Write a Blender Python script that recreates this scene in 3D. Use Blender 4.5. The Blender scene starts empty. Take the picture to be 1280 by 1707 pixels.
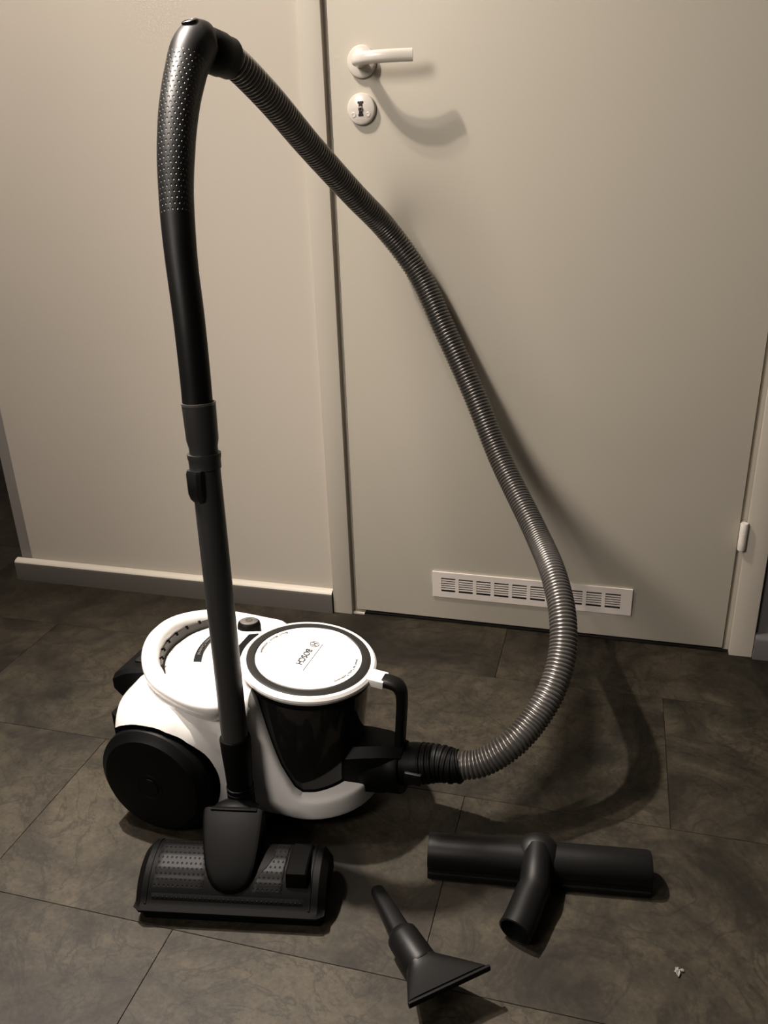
import bpy, bmesh, math, random
from mathutils import Vector, Matrix

# ------------------------------------------------------------------ camera
F_PX, W_PX, H_PX = 1400.0, 1280.0, 1707.0
PITCH, YAW, ROLL = 0.40070602, 0.2765013, -0.03467273
CAM = Vector((0.0, -1.49, 0.9))
_cy, _sy = math.cos(YAW), math.sin(YAW)
FW = Vector((-_sy * math.cos(PITCH), _cy * math.cos(PITCH), -math.sin(PITCH)))
_rt = Vector((_cy, _sy, 0.0))
_up = _rt.cross(FW)
RT = _rt * math.cos(ROLL) + _up * math.sin(ROLL)
UP = -_rt * math.sin(ROLL) + _up * math.cos(ROLL)

scene = bpy.context.scene
col = scene.collection
cd = bpy.data.cameras.new('camera')
cam = bpy.data.objects.new('camera', cd)
col.objects.link(cam)
cd.sensor_fit = 'VERTICAL'
cd.sensor_height = 24.0
cd.lens = F_PX / H_PX * 24.0
cd.clip_start = 0.01
m = Matrix((RT, UP, -FW)).transposed().to_4x4()
m.translation = CAM
cam.matrix_world = m
scene.camera = cam

# ------------------------------------------------------------------ world, exposure
scene.view_settings.view_transform = 'Standard'
scene.view_settings.look = 'None'
scene.view_settings.exposure = 0.0
scene.view_settings.gamma = 1.0
scene.view_settings.use_curve_mapping = False
w = bpy.data.worlds.new('dim_hallway_air')
scene.world = w
w.use_nodes = True
w.node_tree.nodes['Background'].inputs[0].default_value = (1.0, 0.95, 0.92, 1)
w.node_tree.nodes['Background'].inputs[1].default_value = 0.05


# hallway lamps placed from the shadows they throw; the third is reshaped as soft fill
LAMP_COLOR = (1.0, 0.905, 0.82)
# position, watts, bulb radius, aim point (None: bare bulb), cone
LAMPS = [((-1.17, -0.31, 2.42), 730.0, 0.026, (-0.40, -1.22, 0.0), 1.12),
         ((-1.22, -0.62, 2.42), 48.0, 0.022, (0.05, 0.00, 0.50), 1.00),
         ((-1.40, -2.50, 1.98), 205.0, 0.42, (0.14, 0.00, 0.24), 1.00),  # soft fill from the room side, lowered and enlarged to blur its shadows
         ((-1.30, -0.72, 2.44), 112.0, 0.025, None, 0)]
for p, e, r, aim, cone in LAMPS:
    ld = bpy.data.lights.new('hallway_lamp', 'SPOT' if aim else 'POINT')
    ld.energy = e
    ld.shadow_soft_size = r
    ld.color = LAMP_COLOR
    lo = bpy.data.objects.new('hallway_lamp', ld)
    lo.location = p
    if aim:
        ld.spot_size = cone
        ld.spot_blend = 1.0
        lo.rotation_euler = (Vector(aim) - Vector(p)).to_track_quat('-Z', 'Y').to_euler()
    col.objects.link(lo)

# ------------------------------------------------------------------ helpers
random.seed(7)


def ray(u, v):
    return RT * ((u - W_PX / 2) / F_PX) - UP * ((v - H_PX / 2) / F_PX) + FW


def at_y(u, v, y):
    d = ray(u, v)
    return CAM + d * ((y - CAM.y) / d.y)


def at_z(u, v, z):
    d = ray(u, v)
    return CAM + d * ((z - CAM.z) / d.z)


def link(o, parent=None):
    col.objects.link(o)
    if parent is not None:
        o.parent = parent
    return o


def finish(bm, name, mat, parent=None, M=None, smooth=True, angle=38, bevel=None):
    bmesh.ops.remove_doubles(bm, verts=bm.verts, dist=1e-6)
    bmesh.ops.recalc_face_normals(bm, faces=bm.faces)
    if bevel:
        es = [e for e in bm.edges if len(e.link_faces) == 2 and e.calc_face_angle(0) > math.radians(40)]
        bmesh.ops.bevel(bm, geom=es, offset=bevel, segments=2, affect='EDGES', profile=0.6)
        bmesh.ops.recalc_face_normals(bm, faces=bm.faces)
    if M is not None:
        bm.transform(M)
    if smooth:
        for f in bm.faces:
            f.smooth = True
        for e in bm.edges:
            if len(e.link_faces) == 2 and e.calc_face_angle(0) > math.radians(angle):
                e.smooth = False
    me = bpy.data.meshes.new(name)
    bm.to_mesh(me)
    bm.free()
    mats = mat if isinstance(mat, (list, tuple)) else [mat]
    for mm in mats:
        me.materials.append(mm)
    return link(bpy.data.objects.new(name, me), parent)


def add_box(bm, x0, x1, y0, y1, z0, z1):
    vs = [bm.verts.new((x, y, z)) for x in (x0, x1) for y in (y0, y1) for z in (z0, z1)]
    for f in ((0, 1, 3, 2), (4, 6, 7, 5), (0, 4, 5, 1), (2, 3, 7, 6), (0, 2, 6, 4), (1, 5, 7, 3)):
        bm.faces.new([vs[i] for i in f])


def box(name, x0, x1, y0, y1, z0, z1, mat, parent=None, M=None, bevel=None):
    bm = bmesh.new()
    add_box(bm, x0, x1, y0, y1, z0, z1)
    return finish(bm, name, mat, parent, M, True, 38, bevel)


def add_loft(bm, rings, cap0=True, cap1=True, closed=True):
    vr = [[bm.verts.new(p) for p in r] for r in rings]
    n = len(rings[0])
    for a, b in zip(vr, vr[1:]):
        for i in range(n if closed else n - 1):
            j = (i + 1) % n
            bm.faces.new((a[i], a[j], b[j], b[i]))
    if cap0:
        bm.faces.new(list(reversed(vr[0])))
    if cap1:
        bm.faces.new(vr[-1])
    return vr


def loft(name, rings, mat, parent=None, M=None, cap0=True, cap1=True, angle=38):
    bm = bmesh.new()
    add_loft(bm, rings, cap0, cap1)
    return finish(bm, name, mat, parent, M, True, angle)


def add_lathe(bm, prof, seg=48):
    """prof: list of (radius, height) about local Z."""
    rows = []
    for r, h in prof:
        if r < 1e-7:
            rows.append([bm.verts.new((0, 0, h))])
        else:
            rows.append([bm.verts.new((r * math.cos(2 * math.pi * i / seg), r * math.sin(2 * math.pi * i / seg), h)) for i in range(seg)])
    for a, b in zip(rows, rows[1:]):
        for i in range(seg):
            j = (i + 1) % seg
            if len(a) == 1 and len(b) == 1:
                continue
            if len(a) == 1:
                bm.faces.new((a[0], b[j], b[i]))
            elif len(b) == 1:
                bm.faces.new((a[i], a[j], b[0]))
            else:
                bm.faces.new((a[i], a[j], b[j], b[i]))


def lathe(name, prof, mat, parent=None, M=None, seg=48, angle=38):
    bm = bmesh.new()
    add_lathe(bm, prof, seg)
    return finish(bm, name, mat, parent, M, True, angle)


def axis_matrix(origin, zdir, xhint=Vector((1, 0, 0))):
    z = Vector(zdir).normalized()
    x = Vector(xhint)
    x = (x - z * x.dot(z))
    if x.length < 1e-4:
        x = Vector((0, 1, 0)) - z * z.y
    x.normalize()
    y = z.cross(x)
    M = Matrix((x, y, z)).transposed().to_4x4()
    M.translation = Vector(origin)
    return M


def catmull(pts, step):
    """dense centripetal-ish Catmull-Rom through pts, resampled at equal arc length"""
    P = [Vector(p) for p in pts]
    P = [P[0] * 2 - P[1]] + P + [P[-1] * 2 - P[-2]]
    out = []
    for i in range(1, len(P) - 2):
        p0, p1, p2, p3 = P[i - 1:i + 3]
        t0, t1 = 0.0, max((p1 - p0).length, 1e-6) ** .5
        t2 = t1 + max((p2 - p1).length, 1e-6) ** .5
        t3 = t2 + max((p3 - p2).length, 1e-6) ** .5
        for k in range(40):
            t = t1 + (t2 - t1) * k / 40
            a1 = p0 * ((t1 - t) / (t1 - t0)) + p1 * ((t - t0) / (t1 - t0))
            a2 = p1 * ((t2 - t) / (t2 - t1)) + p2 * ((t - t1) / (t2 - t1))
            a3 = p2 * ((t3 - t) / (t3 - t2)) + p3 * ((t - t2) / (t3 - t2))
            b1 = a1 * ((t2 - t) / (t2 - t0)) + a2 * ((t - t0) / (t2 - t0))
            b2 = a2 * ((t3 - t) / (t3 - t1)) + a3 * ((t - t1) / (t3 - t1))
            out.append(b1 * ((t2 - t) / (t2 - t1)) + b2 * ((t - t1) / (t2 - t1)))
    out.append(P[-2])
    L = [0.0]
    for a, b in zip(out, out[1:]):
        L.append(L[-1] + (b - a).length)
    n = max(2, int(round(L[-1] / step)))
    res, j = [], 0
    for k in range(n + 1):
        s = L[-1] * k / n
        while j < len(L) - 2 and L[j + 1] < s:
            j += 1
        f = (s - L[j]) / max(L[j + 1] - L[j], 1e-9)
        res.append(out[j].lerp(out[j + 1], min(max(f, 0), 1)))
    return res


def frames(path, up0=Vector((0, 0, 1))):
    """parallel transport frames (tangent, normal, binormal)"""
    T = []
    for i in range(len(path)):
        a = path[max(i - 1, 0)]
        b = path[min(i + 1, len(path) - 1)]
        T.append((b - a).normalized())
    n = up0 - T[0] * up0.dot(T[0])
    if n.length < 1e-3:
        n = Vector((0, 1, 0)) - T[0] * T[0].y
    n.normalize()
    out = []
    for t in T:
        n = n - t * n.dot(t)
        n.normalize()
        out.append((t, n.copy(), t.cross(n)))
    return out


def add_sweep(bm, path, sec, seg=32, cap0=True, cap1=True, up0=Vector((0, 0, 1))):
    """sec(i, s) -> (half size along normal, half size along binormal[, exponent])"""
    fr = frames(path, up0)
    rings = []
    n = len(path) - 1
    for i, (p, (t, a, b)) in enumerate(zip(path, fr)):
        q = sec(i, i / n)
        ra, rb = q[0], q[1]
        ex = q[2] if len(q) > 2 else 2.0
        ring = []
        for k in range(seg):
            th = 2 * math.pi * k / seg
            c, s = math.cos(th), math.sin(th)
            c = math.copysign(abs(c) ** (2 / ex), c)
            s = math.copysign(abs(s) ** (2 / ex), s)
            ring.append(p + a * (c * ra) + b * (s * rb))
        rings.append(ring)
    add_loft(bm, rings, cap0, cap1)


def sweep(name, path, sec, mat, parent=None, M=None, seg=32, cap0=True, cap1=True, up0=Vector((0, 0, 1)), angle=38):
    bm = bmesh.new()
    add_sweep(bm, path, sec, seg, cap0, cap1, up0)
    return finish(bm, name, mat, parent, M, True, angle)


def interp(tab, x):
    if x <= tab[0][0]:
        return tab[0][1]
    for (a, va), (b, vb) in zip(tab, tab[1:]):
        if x <= b:
            f = (x - a) / (b - a)
            f = f * f * (3 - 2 * f) * 0.5 + f * 0.5
            return va + (vb - va) * f
    return tab[-1][1]


def text_mesh(txt, size, spacing=1.0):
    c = bpy.data.curves.new('txt', 'FONT')
    c.body = txt
    c.size = size
    c.align_x = 'CENTER'
    c.align_y = 'CENTER'
    c.space_character = spacing
    c.resolution_u = 3
    c.offset = size * 0.018
    o = bpy.data.objects.new('txt', c)
    col.objects.link(o)
    dg = bpy.context.evaluated_depsgraph_get()
    dg.update()
    me = bpy.data.meshes.new_from_object(o.evaluated_get(dg))
    bm = bmesh.new()
    bm.from_mesh(me)
    bpy.data.objects.remove(o)
    bpy.data.curves.remove(c)
    bpy.data.meshes.remove(me)
    return bm


def tag(o, label=None, cat=None, group=None, kind=None):
    for k, v in (('label', label), ('category', cat), ('group', group), ('kind', kind)):
        if v is not None:
            o[k] = v
    return o


def empty(name, loc=(0, 0, 0), rz=0.0):
    o = bpy.data.objects.new(name, None)
    o.empty_display_size = 0.05
    o.location = loc
    o.rotation_euler = (0, 0, rz)
    return link(o)


# ------------------------------------------------------------------ materials
def new_mat(name):
    mt = bpy.data.materials.new(name)
    mt.use_nodes = True
    nt = mt.node_tree
    return mt, nt, nt.nodes['Principled BSDF']


def plain(name, colr, rough=0.5, metal=0.0, spec=0.5, bump=0.0, bscale=300.0, coat=0.0, var=0.0, vscale=8.0, trans=0.0):
    mt, nt, p = new_mat(name)
    p.inputs['Base Color'].default_value = (*colr, 1)
    p.inputs['Roughness'].default_value = rough
    p.inputs['Metallic'].default_value = metal
    p.inputs['Specular IOR Level'].default_value = spec
    p.inputs['Coat Weight'].default_value = coat
    p.inputs['Coat Roughness'].default_value = 0.06
    p.inputs['Transmission Weight'].default_value = trans
    tc = nt.nodes.new('ShaderNodeTexCoord')
    if var:
        n = nt.nodes.new('ShaderNodeTexNoise')
        n.inputs['Scale'].default_value = vscale
        n.inputs['Detail'].default_value = 6
        mx = nt.nodes.new('ShaderNodeMix')
        mx.data_type = 'RGBA'
        mx.inputs['A'].default_value = (*[c * (1 - var) for c in colr], 1)
        mx.inputs['B'].default_value = (*[min(c * (1 + var), 1) for c in colr], 1)
        nt.links.new(tc.outputs['Object'], n.inputs['Vector'])
        nt.links.new(n.outputs['Fac'], mx.inputs['Factor'])
        nt.links.new(mx.outputs['Result'], p.inputs['Base Color'])
    if bump:
        n = nt.nodes.new('ShaderNodeTexNoise')
        n.inputs['Scale'].default_value = bscale
        n.inputs['Detail'].default_value = 3
        b = nt.nodes.new('ShaderNodeBump')
        b.inputs['Strength'].default_value = bump
        b.inputs['Distance'].default_value = 0.001
        nt.links.new(tc.outputs['Object'], n.inputs['Vector'])
        nt.links.new(n.outputs['Fac'], b.inputs['Height'])
        nt.links.new(b.outputs['Normal'], p.inputs['Normal'])
    return mt


def tile_mat():
    mt, nt, p = new_mat('vinyl_stone')
    N = nt.nodes.new
    L = nt.links.new
    tc = N('ShaderNodeTexCoord')
    oi = N('ShaderNodeObjectInfo')
    vm = N('ShaderNodeVectorMath')
    vm.operation = 'MULTIPLY_ADD'
    comb = N('ShaderNodeCombineXYZ')
    L(oi.outputs['Random'], comb.inputs[0])
    L(oi.outputs['Random'], comb.inputs[1])
    L(comb.outputs[0], vm.inputs[0])
    vm.inputs[1].default_value = (37.0, 91.0, 0.0)
    L(tc.outputs['Object'], vm.inputs[2])
    n1 = N('ShaderNodeTexNoise'); n1.inputs['Scale'].default_value = 5.5; n1.inputs['Detail'].default_value = 9; n1.inputs['Roughness'].default_value = 0.66; n1.inputs['Distortion'].default_value = 1.1
    n2 = N('ShaderNodeTexNoise'); n2.inputs['Scale'].default_value = 38; n2.inputs['Detail'].default_value = 8; n2.inputs['Roughness'].default_value = 0.72
    n4 = N('ShaderNodeTexNoise'); n4.inputs['Scale'].default_value = 170; n4.inputs['Detail'].default_value = 5; n4.inputs['Roughness'].default_value = 0.7
    n3 = N('ShaderNodeTexNoise'); n3.inputs['Scale'].default_value = 7.5; n3.inputs['Detail'].default_value = 10; n3.inputs['Roughness'].default_value = 0.6; n3.inputs['Distortion'].default_value = 2.2
    for n in (n1, n2, n3, n4):
        L(vm.outputs[0], n.inputs['Vector'])
    r1 = N('ShaderNodeValToRGB')
    r1.color_ramp.elements[0].position = 0.36; r1.color_ramp.elements[0].color = (0.0078, 0.0063, 0.0040, 1)
    r1.color_ramp.elements[1].position = 0.66; r1.color_ramp.elements[1].color = (0.0345, 0.0284, 0.0188, 1)
    L(n1.outputs['Fac'], r1.inputs['Fac'])
    r2 = N('ShaderNodeValToRGB')
    r2.color_ramp.elements[0].position = 0.30; r2.color_ramp.elements[0].color = (0.62, 0.62, 0.62, 1)
    r2.color_ramp.elements[1].position = 0.72; r2.color_ramp.elements[1].color = (1.30, 1.30, 1.28, 1)
    L(n2.outputs['Fac'], r2.inputs['Fac'])
    mx = N('ShaderNodeMix'); mx.data_type = 'RGBA'; mx.blend_type = 'MULTIPLY'; mx.inputs['Factor'].default_value = 1
    L(r1.outputs['Color'], mx.inputs['A']); L(r2.outputs['Color'], mx.inputs['B'])
    r4 = N('ShaderNodeValToRGB')
    r4.color_ramp.elements[0].position = 0.32; r4.color_ramp.elements[0].color = (0.72, 0.72, 0.72, 1)
    r4.color_ramp.elements[1].position = 0.70; r4.color_ramp.elements[1].color = (1.30, 1.30, 1.30, 1)
    L(n4.outputs['Fac'], r4.inputs['Fac'])
    mg = N('ShaderNodeMix'); mg.data_type = 'RGBA'; mg.blend_type = 'MULTIPLY'; mg.inputs['Factor'].default_value = 1
    L(mx.outputs['Result'], mg.inputs['A']); L(r4.outputs['Color'], mg.inputs['B'])
    # thin darker and paler veins
    r3 = N('ShaderNodeValToRGB')
    e = r3.color_ramp.elements
    e[0].position = 0.470; e[0].color = (0, 0, 0, 1)
    e[1].position = 0.530; e[1].color = (0, 0, 0, 1)
    k = e.new(0.5); k.color = (1, 1, 1, 1)
    L(n3.outputs['Fac'], r3.inputs['Fac'])
    mv = N('ShaderNodeMix'); mv.data_type = 'RGBA'; mv.inputs['B'].default_value = (0.0050, 0.0038, 0.0025, 1)
    mm = N('ShaderNodeMath'); mm.operation = 'MULTIPLY'; mm.inputs[1].default_value = 0.55
    L(r3.outputs['Color'], mm.inputs[0]); L(mm.outputs[0], mv.inputs['Factor']); L(mg.outputs['Result'], mv.inputs['A'])
    # slight brightness difference from tile to tile
    mr = N('ShaderNodeMapRange'); mr.inputs['To Min'].default_value = 0.9; mr.inputs['To Max'].default_value = 1.08
    L(oi.outputs['Random'], mr.inputs['Value'])
    m2 = N('ShaderNodeMix'); m2.data_type = 'RGBA'; m2.blend_type = 'MULTIPLY'; m2.inputs['Factor'].default_value = 1
    L(mv.outputs['Result'], m2.inputs['A']); L(mr.outputs['Result'], m2.inputs['B'])
    L(m2.outputs['Result'], p.inputs['Base Color'])
    p.inputs['Roughness'].default_value = 0.55
    p.inputs['Specular IOR Level'].default_value = 0.16
    b = N('ShaderNodeBump'); b.inputs['Strength'].default_value = 0.35; b.inputs['Distance'].default_value = 0.001
    L(n2.outputs['Fac'], b.inputs['Height']); L(b.outputs['Normal'], p.inputs['Normal'])
    return mt


M_TILE = tile_mat()
M_GROUT = plain('tile_joint', (0.016, 0.0135, 0.010), 0.9)
M_WALL = plain('wall_paint', (0.495, 0.447, 0.378), 0.75, bump=0.12, bscale=220, var=0.03, vscale=3)
M_WALL_END = plain('wall_end_paint', (0.30, 0.275, 0.25), 0.7, bump=0.25, bscale=400)
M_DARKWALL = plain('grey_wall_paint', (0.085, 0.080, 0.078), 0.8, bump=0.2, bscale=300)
M_CEIL = plain('ceiling_paint', (0.55, 0.52, 0.48), 0.9, bump=0.1)
M_DOOR = plain('door_paint', (0.49, 0.450, 0.375), 0.42, spec=0.4, bump=0.05, bscale=120, var=0.02, vscale=4)
M_FRAME = plain('door_frame_paint', (0.52, 0.475, 0.40), 0.5, spec=0.4, bump=0.05, bscale=150)
M_BASE = plain('baseboard_paint', (0.095, 0.085, 0.075), 0.42, spec=0.5, bump=0.1, bscale=250)
M_BASE_G = plain('grey_baseboard_paint', (0.10, 0.095, 0.092), 0.45, bump=0.1, bscale=250)
M_ENAMEL = plain('white_enamel', (0.68, 0.63, 0.56), 0.22, spec=0.5, var=0.02)
M_GRILLE = plain('white_grille_paint', (0.66, 0.60, 0.55), 0.4, bump=0.05)
M_HOLE = plain('dark_opening', (0.012, 0.010, 0.009), 0.8, var=0.2)
M_KEYMETAL = plain('dull_key_metal', (0.16, 0.14, 0.12), 0.4, metal=0.6, var=0.1)
M_WHITE = plain('white_plastic', (0.64, 0.62, 0.595), 0.22, spec=0.5, coat=0.3, var=0.01)
M_BLACK = plain('black_plastic', (0.0012, 0.00115, 0.0011), 0.50, spec=0.10, bump=0.12, bscale=900, var=0.15, vscale=20)
M_BLACK_SATIN = plain('black_satin_plastic', (0.0028, 0.0027, 0.0026), 0.44, spec=0.15, bump=0.1, bscale=1400, var=0.1, vscale=30)
M_NOZZLE = plain('matt_black_plastic', (0.0016, 0.0015, 0.0014), 0.52, spec=0.045, bump=0.1, bscale=1200, var=0.1, vscale=30)
M_BLACK_GLOSS = plain('black_gloss_plastic', (0.006, 0.006, 0.006), 0.25, spec=0.4, var=0.1)
M_SMOKE = plain('smoked_canister', (0.012, 0.0115, 0.011), 0.08, spec=0.4, var=0.05, trans=0.35)
M_CORE = plain('canister_core', (0.010, 0.010, 0.010), 0.5, var=0.1)
M_RING = plain('charcoal_ring', (0.0085, 0.0080, 0.0074), 0.32, spec=0.3, var=0.05)
M_TUBE = plain('charcoal_tube', (0.028, 0.0275, 0.027), 0.42, metal=0.35, spec=0.5, var=0.08, vscale=15)
M_HOSE = plain('grey_hose_plastic', (0.16, 0.150, 0.140), 0.30, metal=0.75, spec=0.6, var=0.08, vscale=40)
M_PRINT = plain('dark_print', (0.004, 0.004, 0.004), 0.5, var=0.05)
M_PRINT_L = plain('grey_print', (0.035, 0.035, 0.035), 0.5, var=0.05)
M_PRINT_W = plain('pale_print', (0.075, 0.070, 0.066), 0.5, var=0.05)
M_BUTTON = plain('grey_button_face', (0.070, 0.064, 0.057), 0.45, var=0.1, vscale=120)
M_LINT = plain('white_lint', (0.13, 0.12, 0.105), 0.9, var=0.1, vscale=200)


def dotted(name, base, rough, scale_u, scale_v, size=0.3, spec=0.2):
    """black grip plastic with rows of small moulded dimples (UV driven fine relief)"""
    mt, nt, p = new_mat(name)
    N = nt.nodes.new
    L = nt.links.new
    p.inputs['Base Color'].default_value = (*base, 1)
    p.inputs['Roughness'].default_value = rough
    p.inputs['Specular IOR Level'].default_value = spec
    uv = N('ShaderNodeUVMap')
    sx = N('ShaderNodeSeparateXYZ')
    L(uv.outputs[0], sx.inputs[0])
    su = N('ShaderNodeMath'); su.operation = 'MULTIPLY'; su.inputs[1].default_value = scale_u
    sv = N('ShaderNodeMath'); sv.operation = 'MULTIPLY'; sv.inputs[1].default_value = scale_v
    L(sx.outputs[0], su.inputs[0]); L(sx.outputs[1], sv.inputs[0])
    # offset every other row by half a step
    fl = N('ShaderNodeMath'); fl.operation = 'FLOOR'; L(sv.outputs[0], fl.inputs[0])
    md = N('ShaderNodeMath'); md.operation = 'MODULO'; md.inputs[1].default_value = 2; L(fl.outputs[0], md.inputs[0])
    hf = N('ShaderNodeMath'); hf.operation = 'MULTIPLY_ADD'; hf.inputs[1].default_value = 0.5
    L(md.outputs[0], hf.inputs[0]); L(su.outputs[0], hf.inputs[2])
    fu = N('ShaderNodeMath'); fu.operation = 'FRACT'; L(hf.outputs[0], fu.inputs[0])
    fv = N('ShaderNodeMath'); fv.operation = 'FRACT'; L(sv.outputs[0], fv.inputs[0])
    cu = N('ShaderNodeMath'); cu.operation = 'SUBTRACT'; cu.inputs[1].default_value = 0.5; L(fu.outputs[0], cu.inputs[0])
    cv = N('ShaderNodeMath'); cv.operation = 'SUBTRACT'; cv.inputs[1].default_value = 0.5; L(fv.outputs[0], cv.inputs[0])
    cc = N('ShaderNodeCombineXYZ'); L(cu.outputs[0], cc.inputs[0]); L(cv.outputs[0], cc.inputs[1])
    ln = N('ShaderNodeVectorMath'); ln.operation = 'LENGTH'; L(cc.outputs[0], ln.inputs[0])
    mr = N('ShaderNodeMapRange'); mr.interpolation_type = 'SMOOTHSTEP'
    mr.inputs['From Min'].default_value = size * 0.35; mr.inputs['From Max'].default_value = size
    L(ln.outputs['Value'], mr.inputs['Value'])
    b = N('ShaderNodeBump'); b.inputs['Strength'].default_value = 1.0; b.inputs['Distance'].default_value = 0.0007
    L(mr.outputs['Result'], b.inputs['Height'])
    L(b.outputs['Normal'], p.inputs['Normal'])
    return mt


# ------------------------------------------------------------------ the setting
LEAF_X0, LEAF_X1 = -0.492, 0.240
LEAF_Y = 0.006
WALL_END_X = -1.322
FRAME_L0, FRAME_L1 = -0.5420, -0.5010
FRAME_R0, FRAME_R1 = 0.2525, 0.2930

floor = box('floor', -3.2, 2.6, -3.0, 2.6, -0.05, -0.0022, M_GROUT)
tag(floor, 'dark grey-brown vinyl floor laid in stone-look rectangular tiles', 'floor', kind='structure')
TL, TW, G = 0.618, 0.3225, 0.0007
tile_me = None
rows = []
for r in range(-4, 6):
    y1 = -0.170 + TW * (r + 1)
    y0 = y1 - TW
    off = -0.171 if r % 2 == 0 else 0.127
    for k in range(-5, 5):
        x0 = off + TL * k
        x1 = x0 + TL
        if x1 < -2.6 or x0 > 1.7:
            continue
        if tile_me is None:
            bm = bmesh.new()
            add_box(bm, -TL / 2 + G / 2, TL / 2 - G / 2, -TW / 2 + G / 2, TW / 2 - G / 2, -0.0021, 0.0)
            es = [e for e in bm.edges if all(v.co.z > -0.001 for v in e.verts)]
            bmesh.ops.bevel(bm, geom=es, offset=0.0004, segments=1, affect='EDGES')
            t = finish(bm, 'tile', M_TILE, floor, None, False)
            tile_me = t.data
        else:
            t = link(bpy.data.objects.new('tile', tile_me), floor)
        t.location = ((x0 + x1) / 2, (y0 + y1) / 2, 0)

wall_back = box('wall_back', WALL_END_X + 0.030, FRAME_L0 + 0.004, 0.010, 0.13, 0.0, 2.5, M_WALL)
tag(wall_back, 'cream painted wall to the left of the door', 'wall', kind='structure')
trim_1 = box('trim_1', WALL_END_X, WALL_END_X + 0.030, 0.0115, 0.13, 0.0, 2.5, M_WALL_END, bevel=0.0015)
tag(trim_1, 'grey corner strip on the free end of the wall', 'trim', kind='structure')
wall_over = box('wall_top', FRAME_L0 + 0.004, FRAME_R1 - 0.004, 0.010, 0.13, 2.07, 2.5, M_WALL)
tag(wall_over, 'cream painted wall above the door', 'wall', kind='structure')
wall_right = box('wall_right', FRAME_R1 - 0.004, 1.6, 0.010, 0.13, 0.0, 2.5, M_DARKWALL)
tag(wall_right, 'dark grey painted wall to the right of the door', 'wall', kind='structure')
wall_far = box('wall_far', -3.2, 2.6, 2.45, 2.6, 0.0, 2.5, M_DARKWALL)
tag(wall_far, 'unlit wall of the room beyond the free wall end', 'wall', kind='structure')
ceiling = box('ceiling', -3.2, 2.6, -3.0, 2.6, 2.5, 2.56, M_CEIL)
tag(ceiling, 'plain white ceiling of the hallway', 'ceiling', kind='structure')


def baseboard(name, x0, x1, mat):
    prof = [(0.010, 0.0), (-0.006, 0.0), (-0.006, 0.040), (-0.0052, 0.0435), (-0.0035, 0.0462), (-0.001, 0.0482), (0.0025, 0.0497), (0.010, 0.0508)]
    rings = [[Vector((x, y, z)) for y, z in prof] for x in (x0, x1)]
    return loft(name, rings, mat)


b1 = baseboard('baseboard_left', WALL_END_X - 0.010, FRAME_L0 - 0.0015, M_BASE)
rr = [[Vector((x, y, z)) for y, z in ((0.0095, 0.0500), (-0.0046, 0.0440), (-0.0054, 0.0448), (-0.0042, 0.0470), (-0.0012, 0.0496), (0.003, 0.0512), (0.0095, 0.0520))] for x in (WALL_END_X - 0.010, FRAME_L0 - 0.0015)]
loft('cap', rr, M_FRAME, b1)
tag(b1, 'low grey baseboard with a rounded top along the cream wall', 'baseboard', kind='structure')
b2 = baseboard('baseboard_right', FRAME_R1 + 0.001, 1.6, M_BASE_G)
tag(b2, 'grey baseboard on the dark wall right of the door', 'baseboard', kind='structure')

# door frame: architraves, jambs, head
door_frame = empty('trim_2', ((FRAME_L0 + FRAME_R1) / 2, 0, 0))
tag(door_frame, 'off-white painted frame around the door', 'door frame', kind='structure')
FX = Matrix.Translation((-(FRAME_L0 + FRAME_R1) / 2, 0, 0))
box('architrave', FRAME_L0, FRAME_L1, 0.0, 0.03, 0.0, 2.10, M_FRAME, door_frame, FX, bevel=0.0012)
box('architrave', FRAME_R0, FRAME_R1, 0.0, 0.03, 0.0, 2.10, M_FRAME, door_frame, FX, bevel=0.0012)
box('architrave', FRAME_L0, FRAME_R1, 0.001, 0.03, 2.04, 2.10, M_FRAME, door_frame, FX, bevel=0.0012)
box('jamb', FRAME_L1 - 0.0005, FRAME_L1 + 0.006, 0.014, 0.12, 0.0, 2.05, M_FRAME, door_frame, FX)
box('jamb', LEAF_X1 + 0.0022, FRAME_R0 + 0.0005, 0.016, 0.12, 0.0, 2.05, M_FRAME, door_frame, FX)
box('threshold', FRAME_L1, FRAME_R0, 0.014, 0.12, -0.001, 0.003, M_HOLE, door_frame, FX)
box('strike_plate', FRAME_L1 + 0.0055, FRAME_L1 + 0.0072, 0.0125, 0.035, 0.93, 1.035, M_KEYMETAL, door_frame, FX)
box('frame_foot', FRAME_L1, FRAME_L1 + 0.026, 0.004, 0.03, 0.0, 0.0035, M_FRAME, door_frame, FX)

door = empty('door_1', ((LEAF_X0 + LEAF_X1) / 2, LEAF_Y, 0))
tag(door, 'plain off-white flush door with white lever handle and low vent grille', 'door', kind='structure')
DX = Matrix.Translation((-(LEAF_X0 + LEAF_X1) / 2, -LEAF_Y, 0))
box('door_leaf', LEAF_X0, LEAF_X1, LEAF_Y, LEAF_Y + 0.04, 0.0105, 2.035, M_DOOR, door, DX, bevel=0.0016)


def on_door(u, v, d=0.0):
    return at_y(u, v, LEAF_Y - d)


ROT_OUT = Matrix.Rotation(math.radians(90), 4, 'X')  # +Z of a lathe -> -Y (towards the room)
pr = on_door(603.5, 103)
ROS = [(0, 0), (0.0245, 0), (0.0245, 0.0045), (0.0232, 0.0072), (0.0205, 0.0085), (0, 0.0088)]
hr = lathe('handle_rosette', ROS, M_ENAMEL, door, DX @ Matrix.Translation(pr) @ ROT_OUT)
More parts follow.
